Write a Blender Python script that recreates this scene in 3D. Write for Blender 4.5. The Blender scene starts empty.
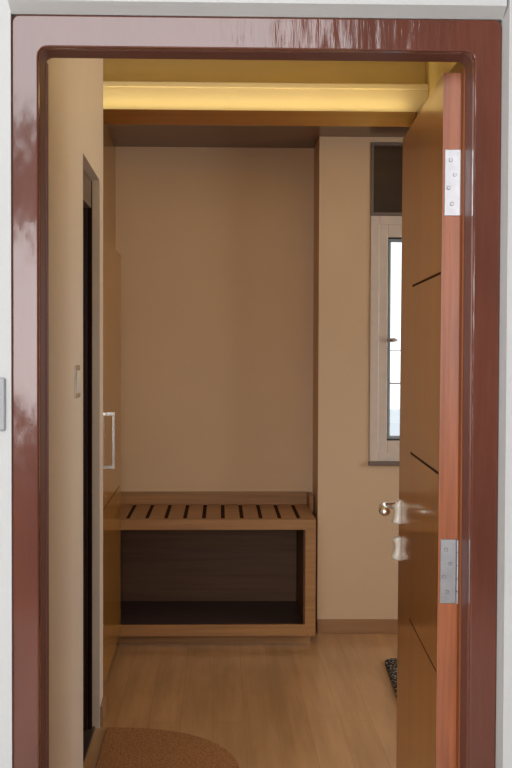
import bpy, bmesh, math, random
from mathutils import Vector, Matrix
random.seed(7)
S = bpy.context.scene
COL = S.collection

# ------------------------------------------------------------------ materials
def new_mat(name):
    m = bpy.data.materials.new(name); m.use_nodes = True
    nt = m.node_tree
    return m, nt, nt.nodes['Principled BSDF']
def lin(c):
    f = lambda v: v / 12.92 if v <= .04045 else ((v + .055) / 1.055) ** 2.4
    return tuple(f(v / 255) for v in c) + (1,)
def setp(b, rough=.5, spec=.5, metal=0, coat=0, coat_rough=.05):
    b.inputs['Roughness'].default_value = rough
    b.inputs['Specular IOR Level'].default_value = spec
    b.inputs['Metallic'].default_value = metal
    b.inputs['Coat Weight'].default_value = coat
    b.inputs['Coat Roughness'].default_value = coat_rough
def coords(nt, scale=(1, 1, 1), rot=(0, 0, 0)):
    t = nt.nodes.new('ShaderNodeTexCoord'); mp = nt.nodes.new('ShaderNodeMapping')
    mp.inputs['Scale'].default_value = scale; mp.inputs['Rotation'].default_value = rot
    nt.links.new(t.outputs['Object'], mp.inputs['Vector'])
    return mp.outputs['Vector']
def noise(nt, vec, scale, detail=3, rough=.5):
    n = nt.nodes.new('ShaderNodeTexNoise'); nt.links.new(vec, n.inputs['Vector'])
    n.inputs['Scale'].default_value = scale; n.inputs['Detail'].default_value = detail
    n.inputs['Roughness'].default_value = rough
    return n.outputs['Fac']
def ramp(nt, fac, stops):
    r = nt.nodes.new('ShaderNodeValToRGB'); nt.links.new(fac, r.inputs['Fac'])
    e = r.color_ramp.elements
    while len(e) < len(stops): e.new(.5)
    for q, (p, c) in zip(e, stops): q.position = p; q.color = c
    return r.outputs['Color']
def bump(nt, b, fac, strength=.1, dist=.002):
    n = nt.nodes.new('ShaderNodeBump'); n.inputs['Strength'].default_value = strength
    n.inputs['Distance'].default_value = dist
    nt.links.new(fac, n.inputs['Height']); nt.links.new(n.outputs['Normal'], b.inputs['Normal'])
def mix(nt, fac, a, b, mode='MIX'):
    n = nt.nodes.new('ShaderNodeMix'); n.data_type = 'RGBA'; n.blend_type = mode
    for s, v in ((n.inputs['Factor'], fac), (n.inputs['A'], a), (n.inputs['B'], b)):
        if hasattr(v, 'is_linked'): nt.links.new(v, s)
        else: s.default_value = v
    return n.outputs['Result']

def paint(name, c, rough=.6, spec=.3, bumpy=.08):
    m, nt, b = new_mat(name); setp(b, rough, spec)
    v = coords(nt)
    a = lin(c); d = tuple(x * .93 for x in a[:3]) + (1,)
    nt.links.new(ramp(nt, noise(nt, v, 1.6, 4), [(.3, d), (.7, a)]), b.inputs['Base Color'])
    bump(nt, b, noise(nt, v, 90, 3), bumpy, .001)
    return m
def wood(name, c_dark, c_light, axis=2, rough=.4, spec=.5, coat=0, fine=60, coat_rough=.05, contrast=1.):
    """streaky grain running along axis"""
    m, nt, b = new_mat(name); setp(b, rough, spec, 0, coat, coat_rough)
    sc = [1, 1, 1]; sc[axis] = .035
    v = coords(nt, sc)
    lo = .5 - .2 / contrast; hi = .5 + .2 / contrast
    c1 = ramp(nt, noise(nt, v, fine, 4, .6), [(lo, lin(c_dark)), (hi, lin(c_light))])
    n2 = noise(nt, v, fine * .16, 2)
    c2 = ramp(nt, n2, [(.3, (.86, .84, .82, 1)), (.7, (1, 1, 1, 1))])
    nt.links.new(mix(nt, 1., c1, c2, 'MULTIPLY'), b.inputs['Base Color'])
    bump(nt, b, noise(nt, v, fine * 2, 2), .04, .0006)
    return m
def metal(name, c, rough=.2):
    m, nt, b = new_mat(name); setp(b, rough, .5, 1)
    v = coords(nt)
    a = lin(c)
    nt.links.new(ramp(nt, noise(nt, v, 40, 2), [(.3, tuple(x * .88 for x in a[:3]) + (1,)), (.7, a)]), b.inputs['Base Color'])
    return m
def plain(name, c, rough=.4, spec=.5, coat=0):
    m, nt, b = new_mat(name); setp(b, rough, spec, 0, coat)
    v = coords(nt); a = lin(c)
    nt.links.new(ramp(nt, noise(nt, v, 25, 2), [(.3, tuple(x * .94 for x in a[:3]) + (1,)), (.7, a)]), b.inputs['Base Color'])
    return m

M = {}
M['hall_white'] = paint('hall_white_paint', (207, 206, 204), .55, .3, .15)
M['hall_brown'] = paint('hall_brown_paint', (96, 82, 72), .6, .3)
M['hall_tile'] = plain('pale_stone_tile', (226, 223, 217), .4)
M['cream'] = paint('cream_paint', (216, 200, 180), .6, .3)
M['back_paint'] = paint('warm_beige_paint', (222, 190, 152), .45, .35)
M['window_paint'] = paint('sand_paint', (206, 176, 142), .5, .35)
M['tan'] = paint('tan_paint', (214, 192, 146), .6, .3)
M['ceiling'] = paint('ceiling_paint', (232, 222, 200), .8, .1)
M['oak_v'] = wood('oak_laminate_upright', (140, 92, 30), (162, 110, 40), 2, .2, .5, .1, 70)
M['oak_h'] = wood('oak_laminate_long', (150, 106, 60), (178, 129, 77), 0, .4, .4, 0, 60)
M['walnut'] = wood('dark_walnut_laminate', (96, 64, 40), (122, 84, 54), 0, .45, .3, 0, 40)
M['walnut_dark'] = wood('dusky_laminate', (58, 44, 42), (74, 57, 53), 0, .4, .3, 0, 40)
M['soffit_wood'] = wood('soffit_brown_board', (90, 60, 36), (104, 70, 42), 0, .28, .5, 0, 30)
M['fascia'] = wood('fascia_glow_wood', (138, 86, 32), (154, 98, 40), 0, .25, .5, .3, 30)  # more orange than the soffit board: bounced glow is put into the colour
M['door_face'] = wood('door_veneer', (168, 108, 48), (182, 120, 56), 2, .3, .5, .55, 26, .10)
M['door_edge'] = wood('door_lipping_timber', (140, 70, 32), (184, 102, 52), 2, .36, .5, 1., 90, .2)
M['groove'] = plain('groove_dark', (60, 36, 18), .9, .08)
M['wenge'] = wood('dark_wenge', (24, 15, 12), (42, 27, 22), 2, .3, .5, .2, 80)
M['wenge_dull'] = wood('dark_wenge_matt', (34, 16, 11), (48, 25, 18), 2, .8, .04, 0, 80)
M['alu'] = plain('brown_grey_frame', (112, 96, 86), .45)
M['bead'] = plain('grey_bead', (214, 214, 216), .5)
M['lintel'] = wood('lintel_sheen_timber', (104, 88, 74), (122, 104, 88), 1, .5, .3, 0, 60)  # lighter than the jambs: the reflected grey sheen is put into the colour
M['chrome'] = metal('polished_chrome', (238, 236, 230), .22)
M['steel'] = metal('brushed_steel', (190, 188, 190), .32)
M['ivory'] = plain('satin_ivory_metal', (232, 224, 208), .3, .5, .3)
M['switch_grey'] = plain('switch_grey', (160, 160, 163), .4)
M['switch_dark'] = plain('switch_shadow_gap', (60, 58, 56), .5)
M['upvc'] = plain('upvc_white', (206, 190, 176), .35, .4)
M['gasket'] = plain('black_rubber', (30, 28, 28), .6)
M['blind'] = wood('dark_brown_panel', (52, 34, 22), (66, 44, 28), 0, .35, .4, 0, 20)
M['skirting'] = wood('skirting_oak', (146, 106, 70), (164, 122, 84), 0, .4, .4, 0, 40)
M['threshold'] = plain('dark_stone', (58, 48, 42), .35)
M['facade'] = paint('pale_blue_facade', (150, 162, 178), .8)
M['roof'] = paint('grey_roof', (200, 204, 210), .8)
M['win_dark'] = plain('far_window', (80, 92, 108), .2)
M['bar'] = plain('grille_paint', (196, 176, 172), .5)

# glossy oxblood paint of the frame: brush marks, drips
m, nt, b = new_mat('oxblood_gloss_paint'); setp(b, .5, .15, 0, .9, .11)
v = coords(nt, (1, 1, .3))
nt.links.new(ramp(nt, noise(nt, v, 9, 4), [(.3, lin((94, 48, 33))), (.7, lin((108, 57, 41)))]), b.inputs['Base Color'])
vb = coords(nt, (1, 1, .12)); n1 = noise(nt, vb, 48, 4, .6); n2 = noise(nt, coords(nt, (1, 1, .35)), 16, 2, .5)
ad = nt.nodes.new('ShaderNodeMath'); ad.operation = 'MULTIPLY_ADD'; nt.links.new(n2, ad.inputs[0]); ad.inputs[1].default_value = 3.; nt.links.new(n1, ad.inputs[2])
bump(nt, b, ad.outputs[0], .24, .004)
cbump = [n for n in nt.nodes if n.type == 'BUMP'][0]; nt.links.new(cbump.outputs['Normal'], b.inputs['Coat Normal'])
M['oxblood'] = m
M['oxblood_dull'] = paint('oxblood_worn_paint', (112, 64, 55), .5, .45, .3)
M['rebate'] = wood('rebate_timber', (134, 76, 42), (164, 98, 58), 2, .6, .2, 0, 80)
# floor laminate: planks along Y
m, nt, b = new_mat('laminate_floor'); setp(b, .3, .45)
v = coords(nt, (1, 1, 1), (0, 0, math.pi / 2))
br = nt.nodes.new('ShaderNodeTexBrick'); nt.links.new(v, br.inputs['Vector'])
br.inputs['Scale'].default_value = 1; br.inputs['Brick Width'].default_value = 1.2; br.inputs['Row Height'].default_value = .125
br.inputs['Mortar Size'].default_value = .0008; br.offset = .37
br.inputs['Color1'].default_value = lin((190, 147, 102)); br.inputs['Color2'].default_value = lin((196, 153, 108))
br.inputs['Mortar'].default_value = lin((174, 130, 84))
g = ramp(nt, noise(nt, coords(nt, (1, .04, 1)), 45, 4, .6), [(.3, (.92, .91, .90, 1)), (.7, (1.04, 1.04, 1.04, 1))])
g2 = ramp(nt, noise(nt, coords(nt, (1, .12, 1)), 9, 3, .6), [(.35, (.86, .85, .84, 1)), (.65, (1.06, 1.06, 1.06, 1))])
nt.links.new(mix(nt, 1., mix(nt, 1., br.outputs['Color'], g, 'MULTIPLY'), g2, 'MULTIPLY'), b.inputs['Base Color'])
rr = nt.nodes.new('ShaderNodeMapRange'); nt.links.new(noise(nt, coords(nt, (1, .1, 1)), 12, 3), rr.inputs['Value'])
rr.inputs['To Min'].default_value = .16; rr.inputs['To Max'].default_value = .28
nt.links.new(rr.outputs['Result'], b.inputs['Roughness'])
M['floor'] = m
# coir
m, nt, b = new_mat('coir_fibre'); setp(b, .95, .05)
v = coords(nt)
n = noise(nt, v, 170, 3, .7)
nt.links.new(ramp(nt, n, [(.3, lin((112, 71, 43))), (.7, lin((202, 146, 98)))]), b.inputs['Base Color'])
bump(nt, b, n, .9, .006)
M['coir'] = m
# speckled mat
m, nt, b = new_mat('speckled_pile'); setp(b, .95, .05)
n = noise(nt, coords(nt), 75, 2, .6)
nt.links.new(ramp(nt, n, [(.50, lin((28, 26, 26))), (.64, lin((180, 172, 160)))]), b.inputs['Base Color'])
bump(nt, b, n, .8, .006)
M['speckle'] = m
# glass
m, nt, b = new_mat('clear_glass'); nt.nodes.remove(b)
out = nt.nodes['Material Output']
tr = nt.nodes.new('ShaderNodeBsdfTransparent'); gl = nt.nodes.new('ShaderNodeBsdfGlossy'); gl.inputs['Roughness'].default_value = .02
fr = nt.nodes.new('ShaderNodeFresnel'); fr.inputs['IOR'].default_value = 1.45
tr.inputs['Color'].default_value = (.94, .96, .96, 1)
mx = nt.nodes.new('ShaderNodeMixShader'); nt.links.new(fr.outputs[0], mx.inputs[0]); nt.links.new(tr.outputs[0], mx.inputs[1]); nt.links.new(gl.outputs[0], mx.inputs[2])
nt.links.new(mx.outputs[0], out.inputs['Surface'])
M['glass'] = m
# LED tape
m, nt, b = new_mat('warm_led'); b.inputs['Base Color'].default_value = (1, .9, .7, 1)
b.inputs['Emission Color'].default_value = (1, .82, .34, 1); b.inputs['Emission Strength'].default_value = 2
M['led'] = m
def glow(name, c, s):
    m, nt, b = new_mat(name); b.inputs['Base Color'].default_value = (.9, .9, .9, 1)
    b.inputs['Emission Color'].default_value = c; b.inputs['Emission Strength'].default_value = s
    return m

# ------------------------------------------------------------------ mesh helpers (verts in world metres)
def BM(): return bmesh.new()
def add_box(bm, x0, x1, y0, y1, z0, z1, bev=0., seg=2):
    r = bmesh.ops.create_cube(bm, size=1)
    for v in r['verts']:
        v.co = Vector(((x0 + x1) / 2 + v.co.x * (x1 - x0), (y0 + y1) / 2 + v.co.y * (y1 - y0), (z0 + z1) / 2 + v.co.z * (z1 - z0)))
    if bev:
        es = {e for v in r['verts'] for e in v.link_edges}
        bmesh.ops.bevel(bm, geom=list(es), offset=bev, segments=seg, affect='EDGES', profile=.5)
    return bm
def box(*a, **k): return add_box(BM(), *a, **k)
def add_quad_prism(bm, pts, z0, z1, bev=0.):
    """vertical prism over a plan polygon"""
    lo = [bm.verts.new((x, y, z0)) for x, y in pts]; hi = [bm.verts.new((x, y, z1)) for x, y in pts]
    n = len(pts); fs = [bm.faces.new(lo[::-1]), bm.faces.new(hi)]
    for i in range(n): fs.append(bm.faces.new((lo[i], lo[(i + 1) % n], hi[(i + 1) % n], hi[i])))
    bmesh.ops.recalc_face_normals(bm, faces=fs)
    if bev:
        top = [e for e in hi[0].link_edges]
        es = {e for v in hi for e in v.link_edges if e.other_vert(v) in hi}
        bmesh.ops.bevel(bm, geom=list(es), offset=bev, segments=3, affect='EDGES', profile=.5)
    return bm
def add_tube(bm, pts, radii, n=14, flat=1., caps=True):
    """swept tube; radii per point; flat scales the cross-section's vertical axis"""
    rings = []
    pts = [Vector(p) for p in pts]
    for i, p in enumerate(pts):
        d = (pts[min(i + 1, len(pts) - 1)] - pts[max(i - 1, 0)]).normalized()
        up = Vector((0, 0, 1)) if abs(d.z) < .9 else Vector((1, 0, 0))
        a = d.cross(up).normalized(); c = a.cross(d).normalized()
        r = radii[i]
        rings.append([bm.verts.new(p + a * r * math.cos(2 * math.pi * k / n) + c * r * flat * math.sin(2 * math.pi * k / n)) for k in range(n)])
    fs = []
    for i in range(len(rings) - 1):
        for k in range(n):
            fs.append(bm.faces.new((rings[i][k], rings[i][(k + 1) % n], rings[i + 1][(k + 1) % n], rings[i + 1][k])))
    if caps: fs += [bm.faces.new(rings[0]), bm.faces.new(rings[-1])]
    bmesh.ops.recalc_face_normals(bm, faces=fs)
    return bm
def add_profile(bm, outline, y0, y1, bev=0., seg=3):
    """outline of (x,z) extruded along y"""
    a = [bm.verts.new((x, y0, z)) for x, z in outline]; c = [bm.verts.new((x, y1, z)) for x, z in outline]
    n = len(a); fs = [bm.faces.new(a), bm.faces.new(c[::-1])]
    for i in range(n): fs.append(bm.faces.new((a[i], c[i], c[(i + 1) % n], a[(i + 1) % n])))
    bmesh.ops.recalc_face_normals(bm, faces=fs)
    if bev:
        es = {e for r in (a, c) for v in r for e in v.link_edges if e.other_vert(v) in r}
        bmesh.ops.bevel(bm, geom=list(es), offset=bev, segments=seg, affect='EDGES', profile=.5)
    return bm
def world_base(o):
    p = Vector((0, 0, 0))
    while o is not None: p += o.location; o = o.parent
    return p
def obj(name, bm, mat, parent=None, base=None, label=None, smooth=False, local=False):
    """one mesh object; verts given in world metres unless local"""
    me = bpy.data.meshes.new(name)
    if parent is None and base is None:
        xs = [v.co for v in bm.verts]
        base = (sum(c.x for c in xs) / len(xs), sum(c.y for c in xs) / len(xs), min(c.z for c in xs))
    off = Vector((0, 0, 0)) if local else (Vector(base) if parent is None else world_base(parent))
    bmesh.ops.translate(bm, verts=bm.verts[:], vec=-off)
    bm.to_mesh(me); bm.free()
    me.materials.append(mat)
    if smooth:
        for p in me.polygons: p.use_smooth = True
    o = bpy.data.objects.new(name, me); COL.objects.link(o)
    if parent is not None: o.parent = parent
    else: o.location = base
    if label: o['label'] = label
    return o
def tag(o, label, cat, group=None):
    o['label'] = label; o['category'] = cat
    if group: o['group'] = group
    return o
def thing(name, label, cat, loc, rz=0):
    o = bpy.data.objects.new(name, None); COL.objects.link(o)
    o.empty_display_size = .1
    o.location = loc; o.rotation_euler = (0, 0, rz)
    return tag(o, label, cat)
def struct(o, label=None, cat=None):
    o['kind'] = 'structure'
    if label: o['label'] = label
    if cat: o['category'] = cat
    return o
def struct_empty(name, loc, label=None, cat=None, rz=0):
    o = bpy.data.objects.new(name, None); COL.objects.link(o); o.empty_display_size = .1
    o.location = loc; o.rotation_euler = (0, 0, rz)
    return struct(o, label, cat)

# ------------------------------------------------------------------ room shell
LW = lambda y: -.433 - .0137 * (y - 2.86)        # the entry's left wall runs very slightly out of square
CEIL = 2.95
SZ0, SZ1 = 2.542, 2.614
struct(obj('floor', box(-3.2, 3.4, 2.76, 6.8, -.1, 0), M['floor']))
struct(obj('floor_hall', box(-3.2, 3.4, -1.8, 2.76, -.1, 0), M['hall_tile']))
# hall side wall with the entrance opening (plaster stands proud of the frame)
bm = BM()
add_quad_prism(bm, [(-3.2, 2.695), (-.455, 2.695), (-.455, 2.86), (-3.2, 2.86)], 0, 3.9)
add_quad_prism(bm, [(.617, 2.70), (.623, 2.66), (3.4, 2.66), (3.4, 2.86), (.617, 2.86)], 0, 3.9)
pr = [(2.70, 2.1785), (2.66, 2.197), (2.66, 3.9), (2.86, 3.9), (2.86, 2.1785)]
lo = [bm.verts.new((-.4549, y, z)) for y, z in pr]; hi = [bm.verts.new((.6169, y, z)) for y, z in pr]
fs = [bm.faces.new(lo), bm.faces.new(hi[::-1])] + [bm.faces.new((lo[i], hi[i], hi[(i + 1) % 5], lo[(i + 1) % 5])) for i in range(5)]
bmesh.ops.recalc_face_normals(bm, faces=fs)
struct(obj('wall_front', bm, M['hall_white']))
# left wall of the entry, opening for the bathroom door
bm = BM()
add_quad_prism(bm, [(LW(2.861), 2.861), (LW(4.05), 4.05), (-.60, 4.05), (-.60, 2.861)], 0, CEIL)
add_quad_prism(bm, [(LW(4.70), 4.70), (LW(4.86), 4.86), (-.60, 4.86), (-.60, 4.70)], 0, CEIL)
add_quad_prism(bm, [(LW(4.05), 4.05), (LW(4.70), 4.70), (-.60, 4.70), (-.60, 4.05)], 2.095, CEIL)
struct(obj('wall_left', bm, M['cream']))
# wall behind the wardrobe and up to the alcove
bm = BM(); add_box(bm, -1.30, -1.2, 4.86, 6.8, 0, CEIL); add_box(bm, -1.2, -.60, 4.80, 4.86, 0, CEIL)
struct(obj('wall_wardrobe', bm, M['cream']))
# alcove back wall and the window wall
struct(obj('wall_back', box(-1.2, .503, 6.64, 6.8, 0, CEIL), M['back_paint']))
bm = BM(); WX0, WX1, WZ0, WZ1 = .765, 1.62, .885, 2.515
add_box(bm, .503, WX0, 6.28, 6.8, 0, CEIL); add_box(bm, WX1, 3.4, 6.28, 6.8, 0, CEIL)
add_box(bm, WX0, WX1, 6.28, 6.8, 0, WZ0); add_box(bm, WX0, WX1, 6.28, 6.8, WZ1, CEIL)
struct(obj('wall_window', bm, M['window_paint']))
# right wall of the bedroom side with a tall window out of sight behind the door
bm = BM()
add_box(bm, 3.2, 3.4, 2.86, 3.6, 0, CEIL); add_box(bm, 3.2, 3.4, 5.6, 6.28, 0, CEIL)
add_box(bm, 3.2, 3.4, 3.6, 5.6, 0, .5); add_box(bm, 3.2, 3.4, 3.6, 5.6, 2.3, CEIL)
struct(obj('wall_right', bm, M['cream']))
struct(obj('ceiling', box(-1.3, 3.4, 2.86, 6.8, CEIL, CEIL + .1), M['ceiling']))
# dropped soffit: L-shaped lower ceiling round the lit tray, brown board with a low upstanding lip
bm = BM()
add_box(bm, -1.19, 3.2, 6.0, 6.28, SZ0, SZ1); add_box(bm, -.60, .503, 6.28, 6.64, SZ0, SZ1)
add_box(bm, .95, 3.2, 2.86, 6.0, SZ0, SZ1)
struct(obj('trim_1', bm, M['soffit_wood']))
struct(obj('trim_4', box(-1.19, .949, 5.985, 5.999, SZ0, SZ1, bev=.001), M['fascia']))
bm = BM()
add_box(bm, -1.2, 3.2, 6.24, 6.28, SZ1, CEIL); add_box(bm, 1.032, 3.2, 2.86, 6.24, SZ1, CEIL)
struct(obj('wall_bulkhead', bm, M['tan']))
bm = BM(); add_box(bm, -1.19, 1.031, 6.12, 6.23, SZ1, 2.750, .002); add_box(bm, -1.19, 1.031, 6.106, 6.12, 2.748, 2.776, .004)
struct(obj('trim_3', bm, M['cream']))
# upper left side above the wardrobe
bm = box(-.66, -.562, 4.86, 6.64, 1.93, SZ0 - .001); add_box(bm, -.66, -.562, 6.01, 6.64, 0, 1.93)
struct(obj('wall_upper', bm, M['oak_v']))
# skirtings
bm = BM(); add_box(bm, .505, 3.19, 6.268, 6.28, 0, .072, .002)
struct(obj('baseboard_back', bm, M['skirting']))
bm = BM()
add_quad_prism(bm, [(LW(4.72) + .010, 4.715), (LW(4.86) + .012, 4.872), (LW(4.86) - .02, 4.872), (LW(4.86) - .02, 4.861), (LW(4.86), 4.861), (LW(4.72), 4.715)], 0, .078)
struct(obj('baseboard_left', bm, M['skirting']))

# the hall behind the camera: white walls, a ceiling, wide opening to daylight at the far side
bm = BM(); add_box(bm, -3.3, -3.2, -1.8, 2.64, 0, 3.9); struct(obj('wall_hall_left', bm, M['hall_white']))
bm = BM(); add_box(bm, 3.4, 3.5, -1.8, 2.64, 0, 3.9); struct(obj('wall_hall_right', bm, M['hall_white']))
bm = BM(); add_box(bm, -3.2, -2.4, -1.9, -1.8, 0, 3.9); add_box(bm, .6, 3.4, -1.9, -1.8, 0, 3.9); add_box(bm, -2.4, .6, -1.9, -1.8, 0, 1.05); add_box(bm, -2.4, .6, -1.9, -1.8, 2.15, 2.72); add_box(bm, -2.4, .6, -1.9, -1.8, 3.75, 3.9)
struct(obj('wall_hall_back', bm, M['hall_brown']))
struct(obj('ceiling_hall', box(-3.2, 3.4, -1.8, 2.64, 3.9, 4.0), M['hall_white']))

# ------------------------------------------------------------------ entrance frame (oxblood gloss)
def arc(cx, cz, r, a0, a1, n=6):
    return [(cx + r * math.cos(math.radians(a0 + (a1 - a0) * k / n)), cz + r * math.sin(math.radians(a0 + (a1 - a0) * k / n))) for k in range(n + 1)]
FX0, FX1, FZ = -.4545, .6165, 2.178
IX0, IX1, IZ = -.396, .556, 2.108
ro, ri = .018, .02
out = [(FX0, 0)] + arc(FX0 + ro, FZ - ro, ro, 180, 90) + arc(FX1 - ro, FZ - ro, ro, 90, 0) + [(FX1, 0)]
inn = [(IX1, 0)] + arc(IX1 - ri, IZ - ri, ri, 0, 90) + arc(IX0 + ri, IZ - ri, ri, 90, 180) + [(IX0, 0)]
fr_root = struct_empty('trim_2', (.08, 2.76, 0))
obj('casing', add_profile(BM(), out + inn, 2.70, 2.722, .004, 2), M['oxblood'], fr_root)
inn2 = [(IX1 - .0005, 0)] + arc(IX1 - ri - .0005, IZ - ri - .0005, ri, 0, 90) + arc(IX0 + ri + .0005, IZ - ri - .0005, ri, 90, 180) + [(IX0 + .0005, 0)]
obj('lining', add_profile(BM(), out + inn2, 2.7225, 2.80, .002, 1), M['oxblood_dull'], fr_root)
bm = BM(); add_box(bm, .5525, .60, 2.801, 2.830, 0, 2.10)
obj('lining', box(-.44, -.3925, 2.801, 2.830, 0, 2.10), M['oxblood_dull'], fr_root)
obj('rebate_strip', bm, M['rebate'], fr_root, label='varnished timber rebate strip')

# ------------------------------------------------------------------ the open entrance door
ang = -math.atan2(.0375, .88)
door = struct_empty('door_1', (.5048, 2.840, 0), rz=ang)
door.rotation_euler = (0, .004, ang)     # hangs a few millimetres out of plumb
DT, DW, DH = .049, .888, 2.092
# leaf with three V grooves cut in the face
grooves = [.70, 1.166, 1.633]
G0, G1 = .004, .60
bm = BM()
zs = [.008]
for g in grooves: zs += [g - .0035, g + .0035]
zs.append(DH)
add_box(bm, .003, DT - .003, .006, DW, .008, DH)
for i in range(0, len(zs), 2):
    add_box(bm, 0, .003, .006, DW, zs[i], zs[i + 1])
for g in grooves: add_box(bm, 0, .003, G1, DW, g - .0035, g + .0035)
add_box(bm, DT - .003, DT, .006, DW, .008, DH)
obj('leaf', bm, M['door_face'], door, local=True)
bm = BM()
for g in grooves: add_box(bm, .0015, .0035, .008, G1, g - .0034, g + .0034)
obj('groove_inlay', bm, M['groove'], door, local=True, label='dark grooves across the leaf')
obj('edge_lipping', box(0, DT, -.002, .006, .008, DH), M['door_edge'], door, local=True, label='bare reddish timber edge of the leaf')
for z0, z1 in ((.864, 1.014), (1.764, 1.916)):
    h = obj('hinge', box(.005, DT - .008, -.0045, -.002, z0, z1, bev=.0006, seg=1), M['steel'], door, local=True, label='steel butt hinge')
    bm = BM()
    for k in range(5):
        a = z0 + (z1 - z0) * k / 5
        add_tube(bm, [(DT - .0035, -.008, a + .001), (DT - .0035, -.008, a + (z1 - z0) / 5 - .001)], [.0052, .0052], 12)
    k = obj('knuckle', bm, M['steel'], h, local=True)
    bm = BM()
    for zz, xx in ((.18, .022), (.42, .014), (.62, .028), (.84, .018)):
        add_tube(bm, [(xx, -.0044, z0 + (z1 - z0) * zz), (xx, -.006, z0 + (z1 - z0) * zz)], [.0048, .0035], 12)
    obj('screw', bm, M['steel'], h, local=True)
# handle furniture on the face, near the free edge (local -x is out of the face)
HY = .846
def furniture(name, prof, half, parent):
    """(protrusion, z) silhouette, rounded in plan"""
    bm = BM(); n = 20
    rings = []
    for v, z in prof:
        rings.append([bm.verts.new((-max(0, v * (abs(math.sin(math.pi * k / n)) ** .45)), HY + half * math.cos(math.pi * k / n) * (.75 + .25 * v / .026), z)) for k in range(n + 1)])
    fs = []
    for i in range(len(rings) - 1):
        for k in range(n): fs.append(bm.faces.new((rings[i][k], rings[i][k + 1], rings[i + 1][k + 1], rings[i + 1][k])))
        fs.append(bm.faces.new((rings[i][n], rings[i][0], rings[i + 1][0], rings[i + 1][n])))
    fs += [bm.faces.new(rings[0]), bm.faces.new(rings[-1])]
    bmesh.ops.recalc_face_normals(bm, faces=fs)
    return obj(name, bm, M['ivory'], parent, local=True, smooth=True)
plate = furniture('handle_plate', [(.014, .932), (.025, .935), (.027, .941), (.021, .949), (.020, .965), (.020, .982), (.018, .991), (.012, .998), (.006, 1.003)], .026, door)
plate['label'] = 'ivory shaped handle plate'
lev = BM()
pts = [(-.016, HY, .985), (-.034, HY, .986), (-.047, HY - .006, .986), (-.055, HY - .020, .985), (-.057, HY - .05, .983), (-.057, HY - .085, .981), (-.056, HY - .105, .980), (-.056, HY - .114, .980)]
add_tube(lev, pts, [.012, .011, .011, .012, .013, .0155, .0155, .010], 18, .85)
obj('lever', lev, M['chrome'], plate, local=True, smooth=True, label='chrome lever')
esc = furniture('lock_plate', [(.012, .822), (.022, .825), (.026, .832), (.022, .840), (.018, .851), (.0175, .860), (.019, .871), (.023, .881), (.020, .888), (.010, .892)], .026, door)
esc['label'] = 'ivory waisted lock plate below the lever'

# ------------------------------------------------------------------ bathroom door in the left wall
bd = struct_empty('door_2', (-.50, 4.375, 0))
bm = BM()
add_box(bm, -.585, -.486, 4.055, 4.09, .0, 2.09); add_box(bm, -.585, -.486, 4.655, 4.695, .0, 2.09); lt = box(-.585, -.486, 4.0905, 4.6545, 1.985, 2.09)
sp = box(-.585, -.500, 4.643, 4.6545, .0, 1.984)
obj('door_stop', sp, M['wenge'], bd)
obj('jamb', bm, M['wenge_dull'], bd)
obj('lintel', lt, M['lintel'], bd, label='head of the frame, grey sheen painted in')
obj('leaf', box(-.55, -.507, 4.095, 4.642, .03, 1.98, bev=.003), M['wenge_dull'], bd)
obj('threshold', box(-.585, -.474, 4.055, 4.695, .0005, .010, bev=.002), M['threshold'], bd, label='dark stone threshold')

# ------------------------------------------------------------------ window
win = struct_empty('window_1', (1.19, 6.34, WZ0))
def rect_frame(bm, x0, x1, z0, z1, w, y0, y1, bev=.003, wz=None):
    h = wz or w
    add_box(bm, x0, x0 + w, y0, y1, z0, z1, bev); add_box(bm, x1 - w, x1, y0, y1, z0, z1, bev)
    add_box(bm, x0 + w, x1 - w, y0, y1, z0, z0 + h, bev); add_box(bm, x0 + w, x1 - w, y0, y1, z1 - h, z1, bev)
ZT = 2.142
bm = BM(); rect_frame(bm, WX0 + .001, WX1 - .001, WZ0 + .001, ZT, .045, 6.272, 6.36)
wf = obj('window_frame', bm, M['upvc'], win)
bm = BM(); rect_frame(bm, WX0 + .040, WX1 - .040, WZ0 + .040, ZT - .040, .052, 6.278, 6.35, wz=.068)
sash = obj('sash', bm, M['upvc'], win)
bm = BM(); rect_frame(bm, WX0 + .0925, WX1 - .0925, WZ0 + .1085, ZT - .1085, .004, 6.300, 6.345, 0)
obj('gasket', bm, M['gasket'], sash)
bm = BM(); rect_frame(bm, WX0 + .0970, WX1 - .0970, WZ0 + .1130, ZT - .1130, .016, 6.328, 6.35, 0)
obj('glazing_bead', bm, M['bead'], sash)
obj('pane', box(WX0 + .094, WX1 - .094, 6.32, 6.326, WZ0 + .110, ZT - .110), M['glass'], sash)
bm = BM(); add_tube(bm, [(.868, 6.278, 1.506), (.868, 6.255, 1.507), (.874, 6.245, 1.508), (.885, 6.242, 1.509), (.902, 6.242, 1.508)], [.009, .009, .010, .010, .006], 12)
obj('window_handle', bm, M['steel'], sash, smooth=True)
obj('window_sill', box(WX0 - .004, WX1 + .004, 6.252, 6.279, .866, .886, bev=.003), M['alu'], win, label='dull grey sill')
bm = BM(); rect_frame(bm, WX0 + .001, WX1 - .001, ZT + .004, WZ1 - .001, .014, 6.274, 6.33, .002)
tf = obj('transom_frame', bm, M['alu'], win)
obj('transom_panel', box(WX0 + .014, WX1 - .014, 6.30, 6.32, ZT + .017, WZ1 - .014), M['blind'], tf, label='dark brown panel above the window')
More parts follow.
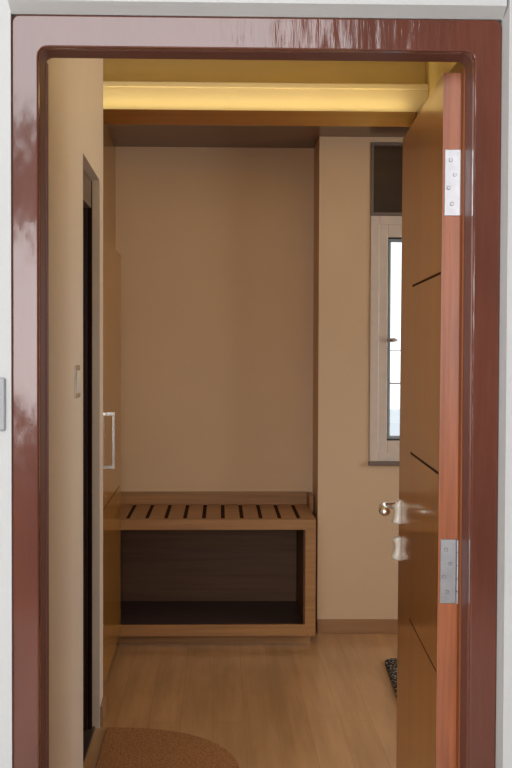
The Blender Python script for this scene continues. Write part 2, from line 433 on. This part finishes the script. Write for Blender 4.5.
# outside: guard bars and a neighbouring block far below
gr = thing('window_grille', 'thin pale guard bars outside the window behind the glass', 'window grille', (1.19, 6.62, 1.0))
for z, r in ((1.455, .002), (1.278, .004)):
    bm = BM(); add_tube(bm, [(WX0, 6.62, z), (WX1, 6.62, z)], [r, r], 10); obj('bar', bm, M['bar'], gr)
bd2 = thing('building', 'pale blue-grey neighbouring building far outside the window', 'building', (5.2, 34, -9))
obj('wall', box(1.5, 9.5, 31, 38, -9, -.75), M['facade'], bd2)
obj('roof_parapet', box(1.3, 9.7, 30.8, 38.2, -.75, -.35), M['roof'], bd2)
for r in range(2):
    for k in range(5):
        x = 2.2 + k * 1.45
        obj('window', box(x, x + .7, 30.95, 31.02, -2.6 - r * 3, -1.3 - r * 3), M['win_dark'], bd2)

# ------------------------------------------------------------------ wardrobe
WF = lambda y: -.483 + .0095 * (6.0 - y)
wr = thing('wardrobe', 'built-in glossy oak wardrobe along the left wall with a chrome bar handle', 'wardrobe', (-.8, 5.44, 0))
def panel(y0, y1, z0, z1, t=.02, bev=.0015):
    bm = BM()
    add_quad_prism(bm, [(WF(y0), y0), (WF(y1), y1), (WF(y1) - t, y1), (WF(y0) - t, y0)], z0, z1)
    return bm
bm = BM(); add_quad_prism(bm, [(WF(4.88) - .022, 4.88), (WF(5.995) - .022, 5.995), (-1.19, 5.995), (-1.19, 4.88)], .085, 1.912)
obj('body', bm, M['oak_v'], wr)
bm = BM(); add_quad_prism(bm, [(WF(4.88) - .05, 4.88), (WF(5.995) - .05, 5.995), (-1.18, 5.995), (-1.18, 4.88)], 0, .085)
obj('plinth', bm, M['oak_v'], wr)
d1 = obj('door', panel(4.882, 5.268, .803, 1.912), M['oak_v'], wr)
d2 = obj('door', panel(5.272, 5.998, .803, 1.912), M['oak_v'], wr)
obj('drawer', panel(4.882, 5.998, .068, .797), M['oak_v'], wr)
hx = WF(5.2)
bm = BM(); add_box(bm, hx, -.444, 5.190, 5.210, 1.174, 1.191, .002); add_box(bm, hx, -.444, 5.190, 5.210, .949, .966, .002); add_box(bm, -.456, -.443, 5.191, 5.209, .949, 1.191, .002)
obj('handle', bm, M['chrome'], d1, label='chrome bar handle')

# ------------------------------------------------------------------ luggage bench
bn = thing('luggage_bench', 'oak luggage bench with a slotted top in the alcove, open dark compartment below', 'bench', (0, 6.3, 0))
BX0, BX1, BY0, BY1 = -.558, .472, 6.003, 6.61
slots = [-.453 + .0938 * k for k in range(10)]
SW = .0098
bm = BM()
SY0, SY1 = BY0 + .05, BY1 - .012
add_box(bm, BX0, BX1, BY0, SY0, .573, .624, .002); add_box(bm, BX0, BX1, SY1, BY1, .573, .624)
xs = [BX0] + [s + d for s in slots for d in (-SW, SW)] + [BX1]
for i in range(0, len(xs), 2): add_box(bm, xs[i], xs[i + 1], SY0, SY1, .585, .624)
add_box(bm, BX0, BX1, SY0, SY1, .573, .585)
obj('slotted_top', bm, M['oak_h'], bn)
bm = BM()
for s in slots: add_box(bm, s - SW, s + SW, SY0, SY1, .5855, .621)
obj('slot_lining', bm, M['groove'], bn, label='dark slots in the top')
obj('upstand', box(BX0, BX1, 6.613, 6.635, .573, .69, bev=.002), M['oak_h'], bn)
bm = BM(); add_box(bm, .4735, .495, 6.46, 6.635, .60, .688, .002)
obj('upstand', bm, M['oak_h'], bn)
obj('side_panel', box(.421, BX1, BY0, BY1, .052, .573), M['oak_h'], bn)
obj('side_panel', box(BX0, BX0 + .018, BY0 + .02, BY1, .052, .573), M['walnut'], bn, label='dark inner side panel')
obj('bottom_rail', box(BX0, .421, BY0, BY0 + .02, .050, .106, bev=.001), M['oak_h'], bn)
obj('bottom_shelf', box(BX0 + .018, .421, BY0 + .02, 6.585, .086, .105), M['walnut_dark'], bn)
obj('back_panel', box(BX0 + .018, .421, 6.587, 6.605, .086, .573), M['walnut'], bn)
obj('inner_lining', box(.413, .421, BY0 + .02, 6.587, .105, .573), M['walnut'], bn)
obj('plinth', box(BX0, .452, 6.07, 6.085, 0, .052), M['oak_h'], bn)

# ------------------------------------------------------------------ mats
bm = BM()
a_, b_, cy, x0 = .505, .545, 4.125, -.432
pts = []
N = 40
for k in range(N + 1):
    t = -math.pi / 2 + math.pi * k / N
    e = 2 / 2.35
    pts.append((x0 + a_ * abs(math.cos(t)) ** e, cy + b_ * math.copysign(abs(math.sin(t)) ** e, math.sin(t))))
add_quad_prism(bm, [(x + .004 if i in (0, N) else x, y) for i, (x, y) in enumerate(pts)], .001, .014, .004)
tag(obj('doormat', bm, M['coir']), 'brown half-round coir doormat on the floor beside the left wall', 'doormat')
bm = BM()
rr_ = .05
mp_ = [(1.35, 4.55), (1.35, 5.70)]
mp_ += [(.768 + rr_ + rr_ * math.cos(math.radians(90 + 90 * k / 6)), 5.70 - rr_ + rr_ * math.sin(math.radians(90 + 90 * k / 6))) for k in range(7)]
mp_ += [(.715, 4.55)]
add_quad_prism(bm, mp_, .001, .016, .005)
tag(obj('rug', bm, M['speckle']), 'black and white speckled rug half hidden behind the open door', 'rug')

# ------------------------------------------------------------------ switches
sw = thing('light_switch', 'small metal switch plate on the cream wall before the dark bathroom door', 'light switch', (LW(3.87), 3.87, 1.30))
x = LW(3.87) + .001
obj('plate', box(x, x + .006, 3.77, 3.885, 1.303, 1.404, bev=.002), M['chrome'], sw)
for k in range(2): obj('rocker', box(x + .006, x + .011, 3.782 + k * .048, 3.825 + k * .048, 1.318, 1.389, bev=.002), M['ivory'], sw)
hs = thing('switch_plate', 'grey switch plate on the white hall wall left of the brown frame', 'switch', (-.51, 2.695, 1.27))
obj('plate', box(-.56, -.467, 2.684, 2.694, 1.275, 1.39, bev=.003), M['switch_grey'], hs)
obj('rocker', box(-.54, -.487, 2.679, 2.684, 1.30, 1.365, bev=.002), M['switch_grey'], hs)

# ------------------------------------------------------------------ lights
led = thing('led_strip', 'warm cove light tape hidden on the ledge above the alcove', 'cove light', (.2, 6.07, SZ1))
obj('tape', box(-1.1, .94, 6.055, 6.07, SZ1 + .001, SZ1 + .008), M['led'], led)
def area(name, loc, rot, sx, sy, power, color):
    l = bpy.data.lights.new(name, 'AREA'); l.shape = 'RECTANGLE'; l.size = sx; l.size_y = sy; l.energy = power; l.color = color
    o = bpy.data.objects.new(name, l); COL.objects.link(o); o.location = loc; o.rotation_euler = rot
    return o
R = math.radians
WARM = (1, .82, .34)
area('cove_light_back', (-.05, 6.06, SZ1 + .02), (R(180), 0, 0), 1.95, .03, 1.9, WARM)
area('cove_light_right', (.985, 4.05, SZ1 + .02), (R(180), 0, 0), .03, 2.3, 12, (1, .80, .28))
area('hall_daylight', (-.9, -1.95, 1.6), (R(90), 0, 0), 3.0, 1.1, 92, (.97, .98, 1))
area('hall_clerestory_daylight', (-.9, -1.95, 3.235), (R(90), 0, 0), 3.0, 1.03, 76, (.94, .965, 1))
area('bedroom_daylight', (3.45, 4.6, 1.4), (0, R(90), 0), 1.8, 2.0, 30, (.95, .97, 1))
w = bpy.data.worlds.new('sky'); S.world = w; w.use_nodes = True
bg = w.node_tree.nodes['Background']; bg.inputs['Color'].default_value = (.96, .98, 1, 1); bg.inputs['Strength'].default_value = 1.7

# ------------------------------------------------------------------ camera
F_PX = 1230.; H = 1.45
cam = bpy.data.cameras.new('camera'); co = bpy.data.objects.new('camera', cam); COL.objects.link(co); S.camera = co
cam.sensor_fit = 'VERTICAL'; cam.sensor_height = 24; cam.sensor_width = 16; cam.lens = F_PX * 24 / 768
cam.clip_start = .05; cam.clip_end = 200
yaw = math.atan(36 / F_PX); pit = math.atan(33 / F_PX); rol = .0035
fw = Vector((math.sin(yaw) * math.cos(pit), math.cos(yaw) * math.cos(pit), -math.sin(pit)))
rt = fw.cross(Vector((0, 0, 1))).normalized(); up = rt.cross(fw)
r2 = rt * math.cos(rol) + up * math.sin(rol); u2 = up * math.cos(rol) - rt * math.sin(rol)
co.matrix_world = Matrix(((r2.x, u2.x, -fw.x, 0), (r2.y, u2.y, -fw.y, 0), (r2.z, u2.z, -fw.z, H), (0, 0, 0, 1)))
S.view_settings.view_transform = 'Standard'; S.view_settings.look = 'None'; S.view_settings.gamma = 1
S.view_settings.exposure = 0; S.view_settings.use_curve_mapping = False
S.cycles.use_denoising = True
S.cycles.max_bounces = 10; S.cycles.diffuse_bounces = 6
S.cycles.sample_clamp_indirect = 6
